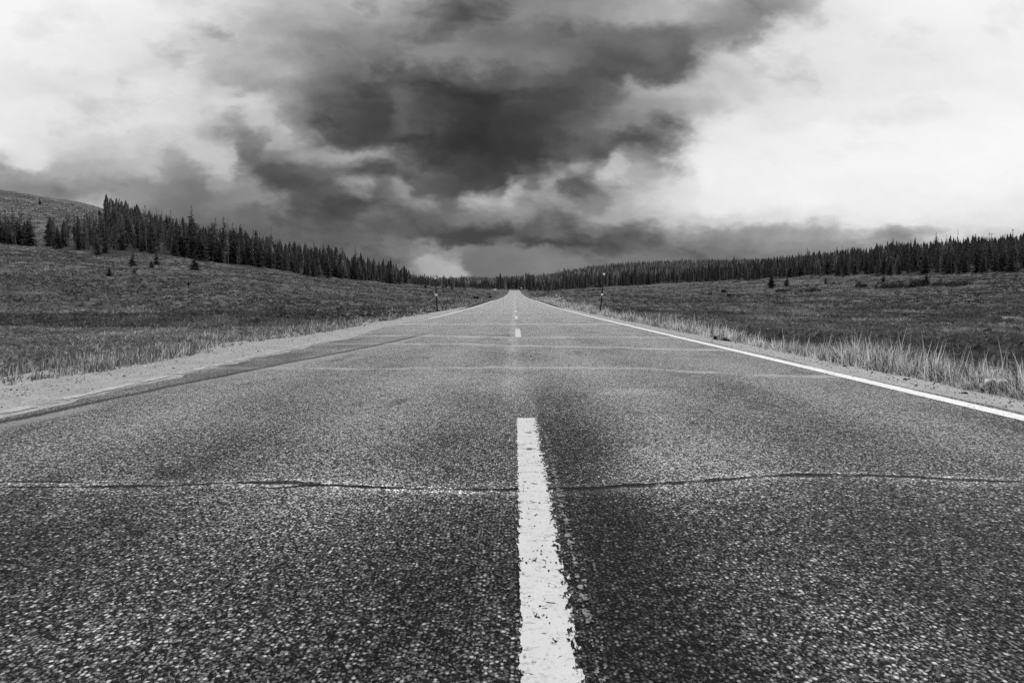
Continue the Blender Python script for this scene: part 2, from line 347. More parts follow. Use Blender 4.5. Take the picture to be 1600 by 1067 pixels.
crack([(0, 541), (400, 539), (640, 536), (800, 539), (960, 542), (1100, 546), (1500, 552)], .2, .23, 0, .72, 17.7, .7)
crack([(200, 525), (640, 524), (800, 526), (960, 526), (1300, 529)], .2, .26, 0, .8, 23.1, .75)
crack([(200, 508), (640, 506), (800, 505.6), (960, 506), (1300, 508)], .2, .40, 0, .85, 29.9, .8)
crack([(300, 497), (800, 495), (1300, 497)], .3, .6, 0, .6, 35.2, .5); crack([(300, 488), (800, 488), (1300, 489)], .4, .9, 0, .6, 41.4, .5)
# long dark crack drifting in from the left edge
lx = t.curve(t.mr(Y, 0.0, 30.0, 0.0, 1.0, smooth=False), [(0, .04), (.10, .065), (.14, .09), (.2, .16), (.26, .25), (.36, .42), (.48, .55), (.6, .62), (1, .8)])
lx = t.m('ADD', t.m('ADD', -3.85, t.m('MULTIPLY', lx, 2.9)), t.m('MULTIPLY', t.m('SUBTRACT', t.noise(t.comb(0.0, Y, 0.0), 1.4, 4, .6), .5), .16))
ld = t.m('SUBTRACT', X, lx)
lm = t.m('MULTIPLY', t.mr(t.m('ABSOLUTE', ld), .02, .07, 1.0, 0.0), t.mr(Y, 13., 17., 1.0, 0.0))
alb = t.mix(t.m('MULTIPLY', lm, .8), alb, .035)
dm = t.m('MULTIPLY', t.m('MULTIPLY', t.mr(t.m('SUBTRACT', ld, .16), 0.0, .16, 1.0, 0.0), t.mr(ld, .04, .10, 0.0, 1.0)), t.mr(t.noise(t.comb(0.0, Y, 5.0), .5, 3), .35, .6, 0.1, .8))
alb = t.mix(t.m('MULTIPLY', dm, t.mr(Y, 13., 17., 1.0, 0.0)), alb, .34)
edge_band = t.m('MULTIPLY', t.mr(t.m('ABSOLUTE', X), 3.86, 3.94, 0.0, 1.0), t.mr(Y, 30., 60., 0.0, 1.0))  # darker band outside the edge lines, far up the road
alb = t.mix(edge_band, alb, .05)
edged = t.m('MULTIPLY', t.m('MULTIPLY', t.mr(ld, -.03, .0, 1.0, 0.0), t.mr(Y, 12, 16, 1.0, 0.0)), t.mr(t.noise(P, .8, 4, .6), .4, .6, .18, .5))   # darker re-laid edge strip
alb = t.mix(edged, alb, t.m('ADD', .03, t.m('MULTIPLY', t.noise(P, 120, 2), .10)))
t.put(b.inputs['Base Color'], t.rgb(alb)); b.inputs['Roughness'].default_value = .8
b.inputs['Specular IOR Level'].default_value = .10
hgt = t.m('SUBTRACT', t.m('ADD', core, t.m('MULTIPLY', r1, .6)), t.m('MULTIPLY', t.m('MAXIMUM', crk_h, lm), 3.0))
bump(t, b, hgt, 1.0, .005)
# ------------------------------------------------------------------ gravel shoulder
M_grav, t, b = material('pale_gravel')
P = pos(t); X, Y, Z = t.xyz(P)
g1 = t.vor(P, 70); g2 = t.vor(P, 170)
a = t.m('ADD', t.m('MULTIPLY', t.ramp(t.xyz(g1['Color'])[0], [(0, .16), (.3, .36), (.8, .52), (1, .75)]), .6), t.m('MULTIPLY', t.ramp(t.xyz(g2['Color'])[0], [(0, .12), (.5, .36), (1, .65)]), .4))
a = t.m('MULTIPLY', a, t.m('ADD', .38, t.m('MULTIPLY', t.noise(P, 2.2, 8, .72), 1.05)))
t.put(b.inputs['Base Color'], t.rgb(t.m('MULTIPLY', a, .95))); bump(t, b, t.m('ADD', t.m('MULTIPLY', g1['Distance'], -1.0), t.noise(P, 9, 4)), .8, .012)
# ------------------------------------------------------------------ ground
M_gnd, t, b = material('meadow_ground')
P = pos(t); X, Y, Z = t.xyz(P)
zn = t.n.new('ShaderNodeAttribute'); zn.attribute_name = 'tint'
dist = t.m('ADD', t.vm('LENGTH', P, out=1), 8.0)
Q = t.comb(X, Y, t.m('MULTIPLY', Z, 2.0))
n1 = t.noise(Q, .9, 6, .65); n2 = t.noise(Q, .12, 5, .6); n3 = t.noise(Q, .02, 4, .55)
m1 = t.ramp(n1, [(.3, .35), (.5, .8), (.62, 1.2), (.8, 2.0)])
base = t.m('MULTIPLY', t.m('MULTIPLY', m1, t.m('ADD', .45, t.m('MULTIPLY', n2, 1.1))), t.m('ADD', .5, n3))
base = t.m('MULTIPLY', base, .12)
rock = t.ramp(t.noise(t.vm('MULTIPLY', P, (1., 1., 2.2)), .16, 8, .72), [(.38, .03), (.5, .10), (.60, .15), (.66, .5), (.8, .65)])
base = t.mix(t.mr(zn.outputs['Fac'], 1.4, 2.0), base, rock)
base = t.mix(t.mr(zn.outputs['Fac'], .4, 0.0), base, t.m('MULTIPLY', t.m('ADD', .3, n1), .28))
base = t.mix(t.mr(zn.outputs['Fac'], 2.6, 3.2), base, t.m('MULTIPLY', .05, t.m('ADD', .5, n1)))
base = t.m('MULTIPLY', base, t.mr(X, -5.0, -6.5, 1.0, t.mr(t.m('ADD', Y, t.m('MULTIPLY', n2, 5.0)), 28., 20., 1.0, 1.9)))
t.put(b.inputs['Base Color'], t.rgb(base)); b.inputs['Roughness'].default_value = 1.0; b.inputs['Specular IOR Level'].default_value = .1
bump(t, b, t.noise(Q, 2.5, 6, .7), .6, .25)
def sinhax(lo, hi, a, dt):
    ts = np.arange(math.asinh(lo/a), math.asinh(hi/a)+dt, dt); return a*np.sinh(ts)
gx = sinhax(-2600, 2600, 3.0, .0235); gy = np.concatenate([np.linspace(-400, -12, 12), sinhax(-11, 3200, 9., .018)])
XX, YY = np.meshgrid(gx, gy); ZZ = ground(XX, YY)
nx, ny = len(gx), len(gy)
idx = np.arange(nx*ny).reshape(ny, nx)
fc = np.stack([idx[:-1, :-1], idx[:-1, 1:], idx[1:, 1:], idx[1:, :-1]], -1).reshape(-1, 4)
rr = np.hypot(XX, YY); zone = np.ones_like(XX)
zone = np.where(np.abs(XX) < 5.6-.9*sstep(15, 60, YY), 0, zone)
wood = (rr > base_r(XX, YY)*1.01) & (np.abs(XX) > 12) & (YY > 60)
hill = sstep(250, 300, rr)*sstep(-150, -200, XX)*sstep(900, 700, rr)
zone = zone+hill*(np.abs(XX) > 6)+np.where(wood & (hill < .05), 3, 0)
gobj = mesh('ground', np.stack([XX, YY, ZZ], -1).reshape(-1, 3), fc, M_gnd, zone.ravel(), smooth=True)
props(gobj, kind='structure')
# ------------------------------------------------------------------ road, shoulders, paint
ys = np.concatenate([np.arange(-6, 30, .08), np.arange(30, 120, .5), np.arange(120, 522, 3)])
def left_edge(y): return -.75*sstep(35, 70, y)-.25*sstep(13, 20, y) -3.60-.20*fbm(y/2.2, 0*y, 51, 3)-.12*fbm(y/.35, 0*y, 52, 3)*np.clip(8/np.maximum(y, 1), .0, 1)-.1
def strip(name, xl, xr, n, dz, mat, ysel=ys, drop=None):
    tt = np.linspace(0, 1, n)[None, :]
    x = xl(ysel)[:, None]*(1-tt)+xr(ysel)[:, None]*tt; y = np.repeat(ysel[:, None], n, 1)
    z = road_z(y)+dz+(drop(x) if drop else 0)
    ix = np.arange(x.size).reshape(x.shape)
    f = np.stack([ix[:-1, :-1], ix[:-1, 1:], ix[1:, 1:], ix[1:, :-1]], -1).reshape(-1, 4)
    return mesh(name, np.stack([x, y, z], -1).reshape(-1, 3), f, mat)
K = lambda c: (lambda y: np.full_like(y, c))
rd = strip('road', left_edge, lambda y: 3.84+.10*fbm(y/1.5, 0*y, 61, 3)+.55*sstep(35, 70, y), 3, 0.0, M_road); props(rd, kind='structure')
for side, lo, hi in (('l', -6.6, -3.2), ('r', 3.4, 5.6)):
    sh = strip('gravel_shoulder', (lambda y: lo+1.7*sstep(18, 60, y)) if side == 'l' else K(lo), K(hi) if side == 'l' else (lambda y: hi-.8*sstep(18, 60, y)), 24, -.014, M_grav, drop=lambda x: -.13*sstep(3.9, 6.6, np.abs(x))-.06*sstep(4.2, 5.4, np.abs(x))*(x > 0)+.008*fbm(x*3, x*0+1, 71))
    props(sh, kind='structure')
def paint(name, edge, xa, xb, worn, bright=.78, grime=1.0, bs=4.0):
    """road paint, chipped: edge = which long side has crumbled (+1 right, 0 even)"""
    m, t, b = material(name); P = pos(t); X, Y, Z = t.xyz(P)
    c = t.m('MULTIPLY', bright, t.m('SUBTRACT', 1.05, t.m('MULTIPLY', t.noise(P, 7, 6, .65), .26*grime)))
    fine = t.noise(P, 130, 3, .6); c = t.m('MULTIPLY', c, t.m('ADD', .9, t.m('MULTIPLY', fine, .2)))
    chip = t.noise(t.vm('MULTIPLY', P, (1., .42, 1.)), 62, 4, .62)
    big = t.noise(P, bs, 4, .6)
    e = t.m('MINIMUM', t.m('SUBTRACT', X, xa), t.m('MULTIPLY', t.m('SUBTRACT', xb, X), 1.0/(1+edge*2.2)))
    fade = t.mr(Y, 13.0, 34.0, -.42, 0.0) if name == 'edge_paint_far_side' else 0.0
    hold = t.m('ADD', fade, t.m('ADD', t.mr(e, -.004, .012+.008*edge, -.30, .16, smooth=False), t.m('MULTIPLY', t.m('SUBTRACT', .5, big), worn)))
    keep = t.mr(t.m('SUBTRACT', t.m('ADD', hold, .5), chip), -.02, .02, 0.0, 1.0)
    # fine cross cracks
    cw = t.vor(t.vm('MULTIPLY', t.vm('ADD', P, t.vm('SCALE', t.noise(P, 9, 3, color=True), .09)), (3.2, 9.0, 1.0)), 1.0, feature='DISTANCE_TO_EDGE')['Distance']
    ck = t.m('MULTIPLY', t.mr(cw, .012, .03, 1.0, 0.0), t.mr(t.noise(P, 17, 3), .56, .64, 0.0, 1.0))
    rg = t.m('ABSOLUTE', t.m('SUBTRACT', t.noise(t.vm('MULTIPLY', P, (9., 26., 1.)), 1.0, 4, .6), .5))
    ck = t.m('MAXIMUM', ck, t.m('MULTIPLY', t.mr(rg, .004, .016, 1.0, 0.0), t.mr(t.noise(P, 13.0, 4, .6), .53, .60, 0.0, 1.0)))
    keep = t.m('MULTIPLY', keep, t.m('SUBTRACT', 1.0, t.m('MULTIPLY', ck, .9)))
    if bs > 20: c = t.m('MULTIPLY', c, t.mr(t.xyz(t.vor(P, 110)['Color'])[0], .1, .9, .12, 1.9))
    else: c = t.m('MULTIPLY', c, t.mr(t.xyz(t.vor(P, 100)['Color'])[0], 0.0, .22, .80, 1.0))
    t.put(b.inputs['Base Color'], t.rgb(c)); t.put(b.inputs['Alpha'], keep); b.inputs['Roughness'].default_value = .7
    bump(t, b, t.m('ADD', fine, t.m('MULTIPLY', t.vor(P, 92)['Distance'], -1.2)), .35, .002)
    return m
M_dash = paint('chipped_centre_paint', .8, .006, .180, .5, .64)
M_edge = paint('edge_paint', 0.0, 3.58, 3.76, .35, .80, .6)
M_edgel = paint('worn_edge_paint', 0.0, -3.99, -3.86, 3.4, .5, 1.4)
dashes = [(-3.0, 4.34), (13.6, 17.3), (25.8, 30.4), (38.5, 43.0), (51, 55), (63, 67)]
k = 75.5
while k < 470: dashes.append((k, k+3.6)); k += 12.2
for y0, y1 in dashes:
    o = strip('lane_dash', K(.006), K(.184), 4, .004, M_dash, np.linspace(y0, y1, max(4, int((y1-y0)/.5)+1))); props(o, kind='structure')
# remains of an older stripe beside the near dash
M_old = paint('old_stripe_paint', .6, .182, .222, 1.6, .16, 1.8, 24.0)
o = strip('old_stripe', K(.178), K(.226), 3, .003, M_old, np.linspace(1.2, 3.9, 20)); props(o, kind='structure')
yl = ys[(ys > -6) & (ys < 500)]
o = strip('edge_line', lambda y: 3.58+.01*fbm(y/2., 0*y, 81, 2)-.0004*y, lambda y: 3.76+.012*fbm(y/1.3, 0*y, 83, 2)+.0002*y, 3, .004, M_edge, yl); props(o, kind='structure')
yl2 = np.concatenate([np.arange(14, 40, .2), yl[yl > 40]])
M_edge2 = paint('edge_paint_far_side', 0.0, -3.78, -3.58, .6, .74, .8)
M_edge2l = M_edge2
o = strip('edge_line', K(-3.78), K(-3.58), 3, .004, M_edge2, yl2); props(o, kind='structure')
o = strip('edge_line', K(-3.99), K(-3.86), 3, -.008, M_edgel, np.arange(2, 13, .2)); props(o, kind='structure')
# ------------------------------------------------------------------ grass and brush (uncountable: stuff)
def blades(bx, by, bz, h, wd, lean, az, shade, segs=2):
    """curved tapering blades, vectorised"""
    n = len(bx); V = []; 
    side = np.stack([-np.sin(az+1.3), np.cos(az+1.3)], -1)
    for s in range(segs):
        f = s/segs; off = lean*h*f*f
        cx = bx+np.cos(az)*off; cy = by+np.sin(az)*off; cz = bz+h*f*(1-.25*lean*f); ww = wd*(1-.55*f)
        V.append(np.stack([cx-side[:, 0]*ww, cy-side[:, 1]*ww, cz], -1)); V.append(np.stack([cx+side[:, 0]*ww, cy+side[:, 1]*ww, cz], -1))
    V.append(np.stack([bx+np.cos(az)*lean*h, by+np.sin(az)*lean*h, bz+h*(1-.25*lean)], -1))
    V = np.stack(V, 1); m = V.shape[1]; base = np.arange(n)[:, None]*m
    F = []
    for s in range(segs-1):
        a = 2*s; F += [base+np.array([[a, a+1, a+3]]), base+np.array([[a, a+3, a+2]])]
    a = 2*(segs-1); F.append(base+np.array([[a, a+1, a+2]]))
    F = np.concatenate(F, 0)
    return V.reshape(-1, 3), F, np.repeat(shade, m)
M_grass = tint_mat('dry_grass', 1.0, .8, .35)
M_brush = tint_mat('meadow_brush', 1.0, .95, .15)
def yspread(n, lo, hi, p=1.0):        # denser near the camera
    q = rng.random(n); return lo*(hi/lo)**(q**p)
# right verge: tall dry grass growing in tufts
def verge(nt, nb, x0, sg, spread, hfun, shfun, sd, seed):
    y = yspread(nt, 2.5, 170, .9); x = x0+.35*fbm(y/2.5, 0*y, seed, 3)+np.abs(rng.normal(0, 1, nt))*(spread+.012*y)+rng.random(nt)*.3
    cl = fbm(x/1.1, y/1.7, seed+4, 3); kp = rng.random(nt) < .30+1.5*sstep(-.2, .3, cl); x, y, cl = x[kp], y[kp], cl[kp]; m = len(x)
    th_ = hfun(x, y, cl)*(.55+.9*rng.random(m)); ts = shfun(m); taz = rng.normal(.3, 1.1, m)
    rep = lambda q: np.repeat(q, nb); N = m*nb; a = rng.random(N)*6.283; rad = rng.random(N)**.7*rep(th_)*.35
    bx = rep(x)+np.cos(a)*rad; by = rep(y)+np.sin(a)*rad; h_ = rep(th_)*(.45+.65*rng.random(N)); long_ = rng.random(N) < .05; h_ = np.where(long_, h_*1.5, h_)
    az = np.where(rng.random(N) < .5, a, rep(taz)+rng.normal(0, .5, N)); ln = .06+.75*rng.random(N)**2.2; ln = np.where(long_, .12, ln)
    shd = rep(ts)*(.55+.8*rng.random(N)); shd = np.where(rng.random(N) < .2, .09, shd)
    return blades(sg*bx, by, ground(sg*bx, by)-.02, h_, np.where(long_, .0016, .0036)+.00042*by, ln, az, np.clip(shd, .03, .95), 3)
g = verge(11500, 21, 4.3, 1, .72, lambda x, y, c: (.08+.215*sstep(0, .5, x-4.45))*(1+.9*np.clip(c, -.45, .6)), lambda m: np.where(rng.random(m) < .30, .22+.15*rng.random(m), .6+.4*rng.random(m)), .5, 91)
GR = [g]
# left verge: lower greener grass with some straw
g = verge(15500, 11, 5.0, -1, 1.7, lambda x, y, c: (.04+.13*sstep(0, .9, x-5.1))*(1+.9*np.clip(c, -.45, .6)), lambda m: np.where(rng.random(m) < .5, .14+.12*rng.random(m), .38+.4*rng.random(m)), .5, 191)
GR.append(g)
def join(parts):
    o = 0; V = []; F = []; S = []
    for v_, f_, s_ in parts: V.append(v_); F.append(f_+o); S.append(s_); o += len(v_)
    return np.concatenate(V), np.concatenate(F), np.concatenate(S)
v_, f_, s_ = join([GR[0]]); props(mesh('tall_grass', v_, f_, M_grass, s_), 'tall dry roadside grass along the right gravel shoulder', 'grass', kind='stuff')
v_, f_, s_ = join([GR[1]]); props(mesh('verge_grass', v_, f_, M_grass, s_), 'low mixed grass along the left gravel shoulder', 'grass', kind='stuff')
# meadow: low sagebrush and bunch grass tufts over both fields
def field(n, side, lo, hi):
    y = yspread(n, lo, hi, .75); ulo, uhi = (5.5, 1.15*y) if side > 0 else (6.0, 1.15*y)
    x = np.where(True, ulo+(uhi+6-ulo)*rng.random(n)**.9, 0)*side
    kp = (np.hypot(x, y) < base_r(x, y)*1.02) & (np.abs(x) > 5.2+.01*y); return x[kp], y[kp]
BR = []
for side, n in ((1, 62000), (-1, 56000)):
    x, y = field(n, side, 5., 420.); r_ = np.hypot(x, y)
    clump = fbm(x/(1.2+r_*.012), y/(2.5+r_*.03), 301, 3)
    kp = clump > -.75+rng.random(len(x))*.6; x, y, r_, clump = x[kp], y[kp], r_[kp], clump[kp]
    band = sstep(-.25, .3, fbm(x/30, y/7, 305, 2))
    m = 6; xx = np.repeat(x, m); yy = np.repeat(y, m); rr_ = np.repeat(r_, m); N = len(xx)
    size = np.repeat((.13+.17*rng.random(len(x)))*(1+.002*r_)*(.85 if side > 0 else .8)*(.7+.9*np.clip(clump+.3, 0, 1)), m)
    ang = rng.random(N)*6.283; rad = rng.random(N)**.5*size*1.1
    xx = xx+np.cos(ang)*rad; yy = yy+np.sin(ang)*rad
    rng_d = yy*1.0
    lw = 0 if side > 0 else 1; w_ = fbm(xx/9, yy/3, 315, 3)*11
    belt = 1+lw*(.75*sstep(26, 21, yy+w_)-.36*sstep(22, 27, yy+w_)*sstep(52, 40, yy+w_*1.5))
    pale = sstep(.30, .5, fbm(xx/14, yy/4, 317, 2))*sstep(25, 45, yy)*sstep(120, 80, yy)
    sh = np.repeat((.09+.09*rng.random(len(x)))*(.6+.8*band)*(1+(1.7 if side > 0 else 1.1)*clump).clip(.25), m)*(.55+1.0*rng.random(N))*belt*(1+1.0*pale)
    size = size*(1-lw*.55*sstep(30, 22, yy+w_))*(1-.4*pale)
    BR.append(blades(xx, yy, ground(xx, yy)-.03, size*(.7+.6*rng.random(N)), .02+.0009*rr_, .3+.5*rng.random(N), ang, sh, 2))
# rounded low sage shrubs among the tufts
def shrubs(n, side, lo, hi, m=26):
    x, y = field(n, side, lo, hi); cl = fbm(x/7, y/5, 501, 3); kp = rng.random(len(x)) < .45+1.2*np.clip(cl, -.3, .5); x, y = x[kp], y[kp]; k = len(x); r0 = np.hypot(x, y)
    R0 = (.15+.22*rng.random(k)**1.5)*(1+.0025*r0); H0 = R0*(.55+.35*rng.random(k)); rp = lambda q: np.repeat(q, m); N = k*m
    a = rng.random(N)*6.283; e = np.arcsin(rng.random(N)**.8); q = .75+.3*rng.random(N)
    c = np.stack([rp(x)+np.cos(a)*np.cos(e)*rp(R0)*q, rp(y)+np.sin(a)*np.cos(e)*rp(R0)*q, rp(ground(x, y))+np.sin(e)*rp(H0)*q], -1)
    sz = rp(R0)*.20*(.6+.8*rng.random(N)); V = c[:, None]+rng.normal(0, 1, (N, 3, 3))*sz[:, None, None]
    lw = 0 if side > 0 else 1; w_ = fbm(x/9, y/3, 315, 3)*9
    bl = 1-lw*.42*sstep(58, 44, y+w_)
    pl = sstep(.22, .42, fbm(x/16, y/3.5, 509, 2))*sstep(22, 35, y)*sstep(130, 90, y)
    sh = rp((.09+.07*rng.random(k))*(1+.9*fbm(x/25, y/9, 505, 2))*bl*(1+.8*pl))*(.7+.6*rng.random(N))
    return V.reshape(-1, 3), np.arange(3*N).reshape(-1, 3), np.repeat(sh, 3)
BR.append(shrubs(17000, 1, 7., 260.)); BR.append(shrubs(13000, -1, 30., 260.))
v_, f_, s_ = join(BR); props(mesh('meadow_brush', v_, f_, M_brush, s_), 'low sagebrush and bunch grass covering the fields', 'brush', kind='stuff')
# loose stones on the shoulders
ico = np.array([[0,0,1],[.9,0,.4],[.28,.85,.4],[-.72,.53,.4],[-.72,-.53,.4],[.28,-.85,.4],[.72,.5,-.3],[-.28,.85,-.3],[-.9,0,-.3],[-.28,-.85,-.3],[.72,-.5,-.3]])
icf = np.array([[0,1,2],[0,2,3],[0,3,4],[0,4,5],[0,5,1],[1,6,2],[2,7,3],[3,8,4],[4,9,5],[5,10,1],[6,7,2],[7,8,3],[8,9,4],[9,10,5],[10,6,1]])
n = 9000
y = yspread(n, 2.2, 40); left = rng.random(n) < .6
x = np.where(left, -4.0-1.5*rng.random(n), 3.95+.9*rng.random(n))
s = .003+.007*rng.random(n)**3; s = np.where(rng.random(n) < .025, s*2.6, s)
zz_ = road_z(y)-.014-.13*sstep(3.9, 6.6, np.abs(x))-.06*sstep(4.2, 5.4, np.abs(x))*(x > 0)
V = ico[None]*s[:, None, None]*(1+.35*rng.normal(0, 1, (n, 1, 3)).clip(-1, 1))+np.stack([x, y, zz_], -1)[:, None]
Fq = (icf[None]+np.arange(n)[:, None, None]*11).reshape(-1, 3)
props(mesh('gravel_stones', V.reshape(-1, 3), Fq, tint_mat('stone', 1.0), np.repeat(np.where(rng.random(n) < .45, .04, .12+.4*rng.random(n)), 11)), 'loose stones scattered on the gravel shoulders', 'gravel', kind='stuff')
# ------------------------------------------------------------------ trees
M_needle = tint_mat('conifer_needles', 1.0, .9, .1)
M_bark = tint_mat('bark', 1.0)
def tube_pts(path, rad, sides=6):
    path = np.asarray(path, float); V = []; F = []
    for p, r_ in zip(path, rad):
        for k in range(sides):
            a = 6.2832*k/sides; V.append((p[0]+math.cos(a)*r_, p[1]+math.sin(a)*r_, p[2]))
    for i in range(len(path)-1):
        for k in range(sides):
            a = i*sides+k; b_ = i*sides+(k+1) % sides
            F += [(a, b_, b_+sides), (a, b_+sides, a+sides)]
    return np.array(V), np.array(F)
def limb(p0, p1, r0, r1):
    """3-sided tapered stick"""
    p0 = np.array(p0, float); p1 = np.array(p1, float); d = p1-p0; d /= np.linalg.norm(d)+1e-9
    a = np.cross(d, [0.1, 0.2, 1.0]); a /= np.linalg.norm(a)+1e-9; b_ = np.cross(d, a)
    V = [p0+r0*(math.cos(q)*a+math.sin(q)*b_) for q in (0, 2.09, 4.19)]+[p1+r1*(math.cos(q)*a+math.sin(q)*b_) for q in (0, 2.09, 4.19)]
    return np.array(V), np.array([(0,1,4),(0,4,3),(1,2,5),(1,5,4),(2,0,3),(2,3,5)])
def join2(parts):
    o = 0; V = []; F = []
    for v_, f_ in parts: V.append(v_); F.append(f_+o); o += len(v_)
    return np.concatenate(V), np.concatenate(F)
def conifer_geo(seed, style, detail=1.0):
    """unit-height conifer: returns (trunk V,F), (crown V,F,shade)"""
    g = np.random.default_rng(seed)
    bend = g.normal(0, .012, 2)
    tr = tube_pts([(bend[0]*q*q, bend[1]*q*q, q) for q in (0, .3, .6, .98)], [.013, .011, .007, .001], 5)
    lowest, wid, taper = {'lodgepole': (.26, .105, .6), 'spruce': (.04, .19, .9), 'young': (.02, .30, .85), 'sparse': (.2, .11, .6)}[style]
    V = []; F = []; S = []; o = 0
    z = lowest; nlev = int({'lodgepole': 34, 'spruce': 34, 'young': 30, 'sparse': 26}[style]*detail)
    for L_ in range(nlev):
        q = (L_+g.random()*.7)/nlev; z = lowest+(1-lowest)*q*.985
        prof = (1-q)**taper*(min(1, .45+q*3) if style != 'spruce' else min(1, .75+q*2))
        nb = max(3, int((12 if style == 'young' else 8 if style == 'spruce' else 6)*detail*(1-.45*q)))
        for k in range(nb):
            if g.random() < {'sparse': .35, 'lodgepole': .16}.get(style, .06): continue
            a = g.random()*6.283; ln = wid*prof*(.55+.75*g.random())+.008
            droop = -.25-.3*g.random() if style in ('spruce', 'young') else -.12+.3*g.random()
            wz = ln*(.30+.25*g.random())+.006
            ca, sa = math.cos(a), math.sin(a); bx_, by_ = bend[0]*z*z, bend[1]*z*z
            # a drooping spray: broad jagged leaf of needles, slightly folded
            pts = []
            for f, wf, up in ((.05, .15, 0), (.45, 1.0, .02), (.7, .75, .0), (1.0, .1, .0)):
                cx, cy, cz = bx_+ca*ln*f, by_+sa*ln*f, z+droop*ln*f+up*ln+(ln*.18*f*f)
                j = .25*g.normal()*wz
                pts.append((cx-sa*wz*wf*.5+ca*j, cy+ca*wz*wf*.5+sa*j, cz-wz*wf*.28)); pts.append((cx, cy, cz+wz*.10)); pts.append((cx+sa*wz*wf*.5, cy-ca*wz*wf*.5, cz-wz*wf*.28*(.5+g.random())))
            V += pts
            for i in range(3):
                for j_ in range(2):
                    p = o+i*3+j_; 
                    if g.random() < .12: continue
                    F += [(p, p+1, p+4), (p, p+4, p+3)]
            # hanging tuft under the spray
            S += [.8+.5*g.random()]*12; o += 12
    # spiky leader
    for k in range(5):
        a = g.random()*6.283; zz = .93+.05*g.random(); V += [(bend[0], bend[1], zz+.035), (bend[0]+math.cos(a)*.013, bend[1]+math.sin(a)*.013, zz-.012), (bend[0]-math.sin(a)*.006, bend[1]+math.cos(a)*.006, zz-.005)]
        F.append((o, o+1, o+2)); S += [1.0]*3; o += 3
    return tr, (np.array(V), np.array(F), np.array(S))
def snag_geo(seed, twigs=38):
    g = np.random.default_rng(seed); lean = g.normal(0, .02, 2)
    top = .97
    parts = [tube_pts([(lean[0]*q, lean[1]*q, q) for q in (0, .4, .75, top)], [.008, .0065, .0045, .0012], 5)]
    br = []
    for k in range(twigs):
        z = .22+.74*g.random()**.9; a = g.random()*6.283; ln = (.02+.07*g.random())*(1.15-z)
        p0 = (lean[0]*z, lean[1]*z, z); p1 = (p0[0]+math.cos(a)*ln, p0[1]+math.sin(a)*ln, z+ln*g.normal(-.1, .35))
        br.append(limb(p0, p1, .0026, .0009))
        if g.random() < .5:
            p2 = (p1[0]+math.cos(a+.8)*ln*.4, p1[1]+math.sin(a+.8)*ln*.4, p1[2]+ln*.2); br.append(limb(p1, p2, .0013, .0006))
    return parts[0], join2(br)
protos = {}
def tree_protos():
    for st, ns in (('lodgepole', 5), ('spruce', 5), ('sparse', 3), ('young', 3)):
        for i in range(ns):
            tr, cr = conifer_geo(100+i*7+len(st), st)
            tone = {'lodgepole': .036, 'spruce': .028, 'sparse': .085, 'young': .018}[st]
            mt = mesh('trunk', tr[0], tr[1], M_bark, np.full(len(tr[0]), .10), link=False)
            mc = mesh('crown', cr[0], cr[1], M_needle, cr[2]*tone, link=False)
            protos.setdefault(st, []).append((mt.data, mc.data))
    for i in range(5):
        a, b_ = snag_geo(300+i, 60 if i % 2 else 34)
        mt = mesh('trunk', a[0], a[1], M_bark, np.full(len(a[0]), .10), link=False)
        mb = mesh('crown', b_[0], b_[1], M_bark, np.full(len(b_[0]), .10), link=False)
        protos.setdefault('snag', []).append((mt.data, mb.data))
tree_protos()
for o in [o for o in bpy.data.objects if not o.users_collection]: bpy.data.objects.remove(o)
def place_tree(style, i, x, y, h, rot, name, label, cat, group, fat=1.0, tilt=(0, 0)):
    md = protos[style][i % len(protos[style])]
    e = bpy.data.objects.new(name, None); C.objects.link(e)
    e.empty_display_size = .5
    e.location = (x, y, float(ground(x, y))-.1); e.scale = (h*fat, h*fat, h); e.rotation_euler = (tilt[0], tilt[1], rot)
    props(e, label, cat, group)
    for nm, d in zip(('trunk', 'crown' if style == 'snag' else 'crown'), md):
        c = bpy.data.objects.new(nm, d); C.objects.link(c); c.parent = e
    return e
# candidate positions on a jittered grid behind the wood's edge
def cand(x0, x1, y0, y1, sp):
    a, b_ = np.meshgrid(np.arange(x0, x1, sp), np.arange(y0, y1, sp)); a = a.ravel()+rng.uniform(-.5, .5, a.size)*sp; b_ = b_.ravel()+rng.uniform(-.5, .5, b_.size)*sp
    return a, b_
ca = [cand(-330, 330, 110, 620, 4.3), cand(-420, 900, 620, 1000, 7.0), cand(-500, 1500, 1000, 1750, 8.0)]
x = np.concatenate([c[0] for c in ca]); y = np.concatenate([c[1] for c in ca])
th = np.arctan2(x, y); r_ = np.hypot(x, y); br_ = base_r(x, y)
px0, _ = proj(x, y, 0*x+2)
rag = 1+.07*fbm(px0/14, px0*0, 401, 3)
kp = (r_ > br_*rag) & (px0 > -90) & (px0 < 1690)
k5 = np.interp(th, TH, KRT[:, 5])
kp &= ~((px0 < 172) & (r_ > k5*.93))                                  # logged hill on the left stays bare
kp &= ~((px0 > 60) & (px0 < 80) & (r_ < 330)); kp &= ~((px0 > 80) & (px0 < 98) & (rng.random(len(x)) < .5))
kp &= ~((px0 > 172) & (px0 < 300) & (r_ < br_*1.06) & (rng.random(len(x)) < .4))
kp &= ~((np.abs(x) < 11) & (y < 545))
dn = fbm(x/16, y/16, 451, 3); kp &= rng.random(len(x)) < np.where(r_ > 1000, .75, np.where((dn < -.18) & (px0 > 330), .35, .93))
x, y, r_, px0 = x[kp], y[kp], r_[kp], px0[kp]
z = ground(x, y)
N = len(x); h = (5.8+6.2*rng.random(N)**.8+4.5*rng.random(N)**5)*(1+.42*fbm(x/22, y/22, 411, 3))
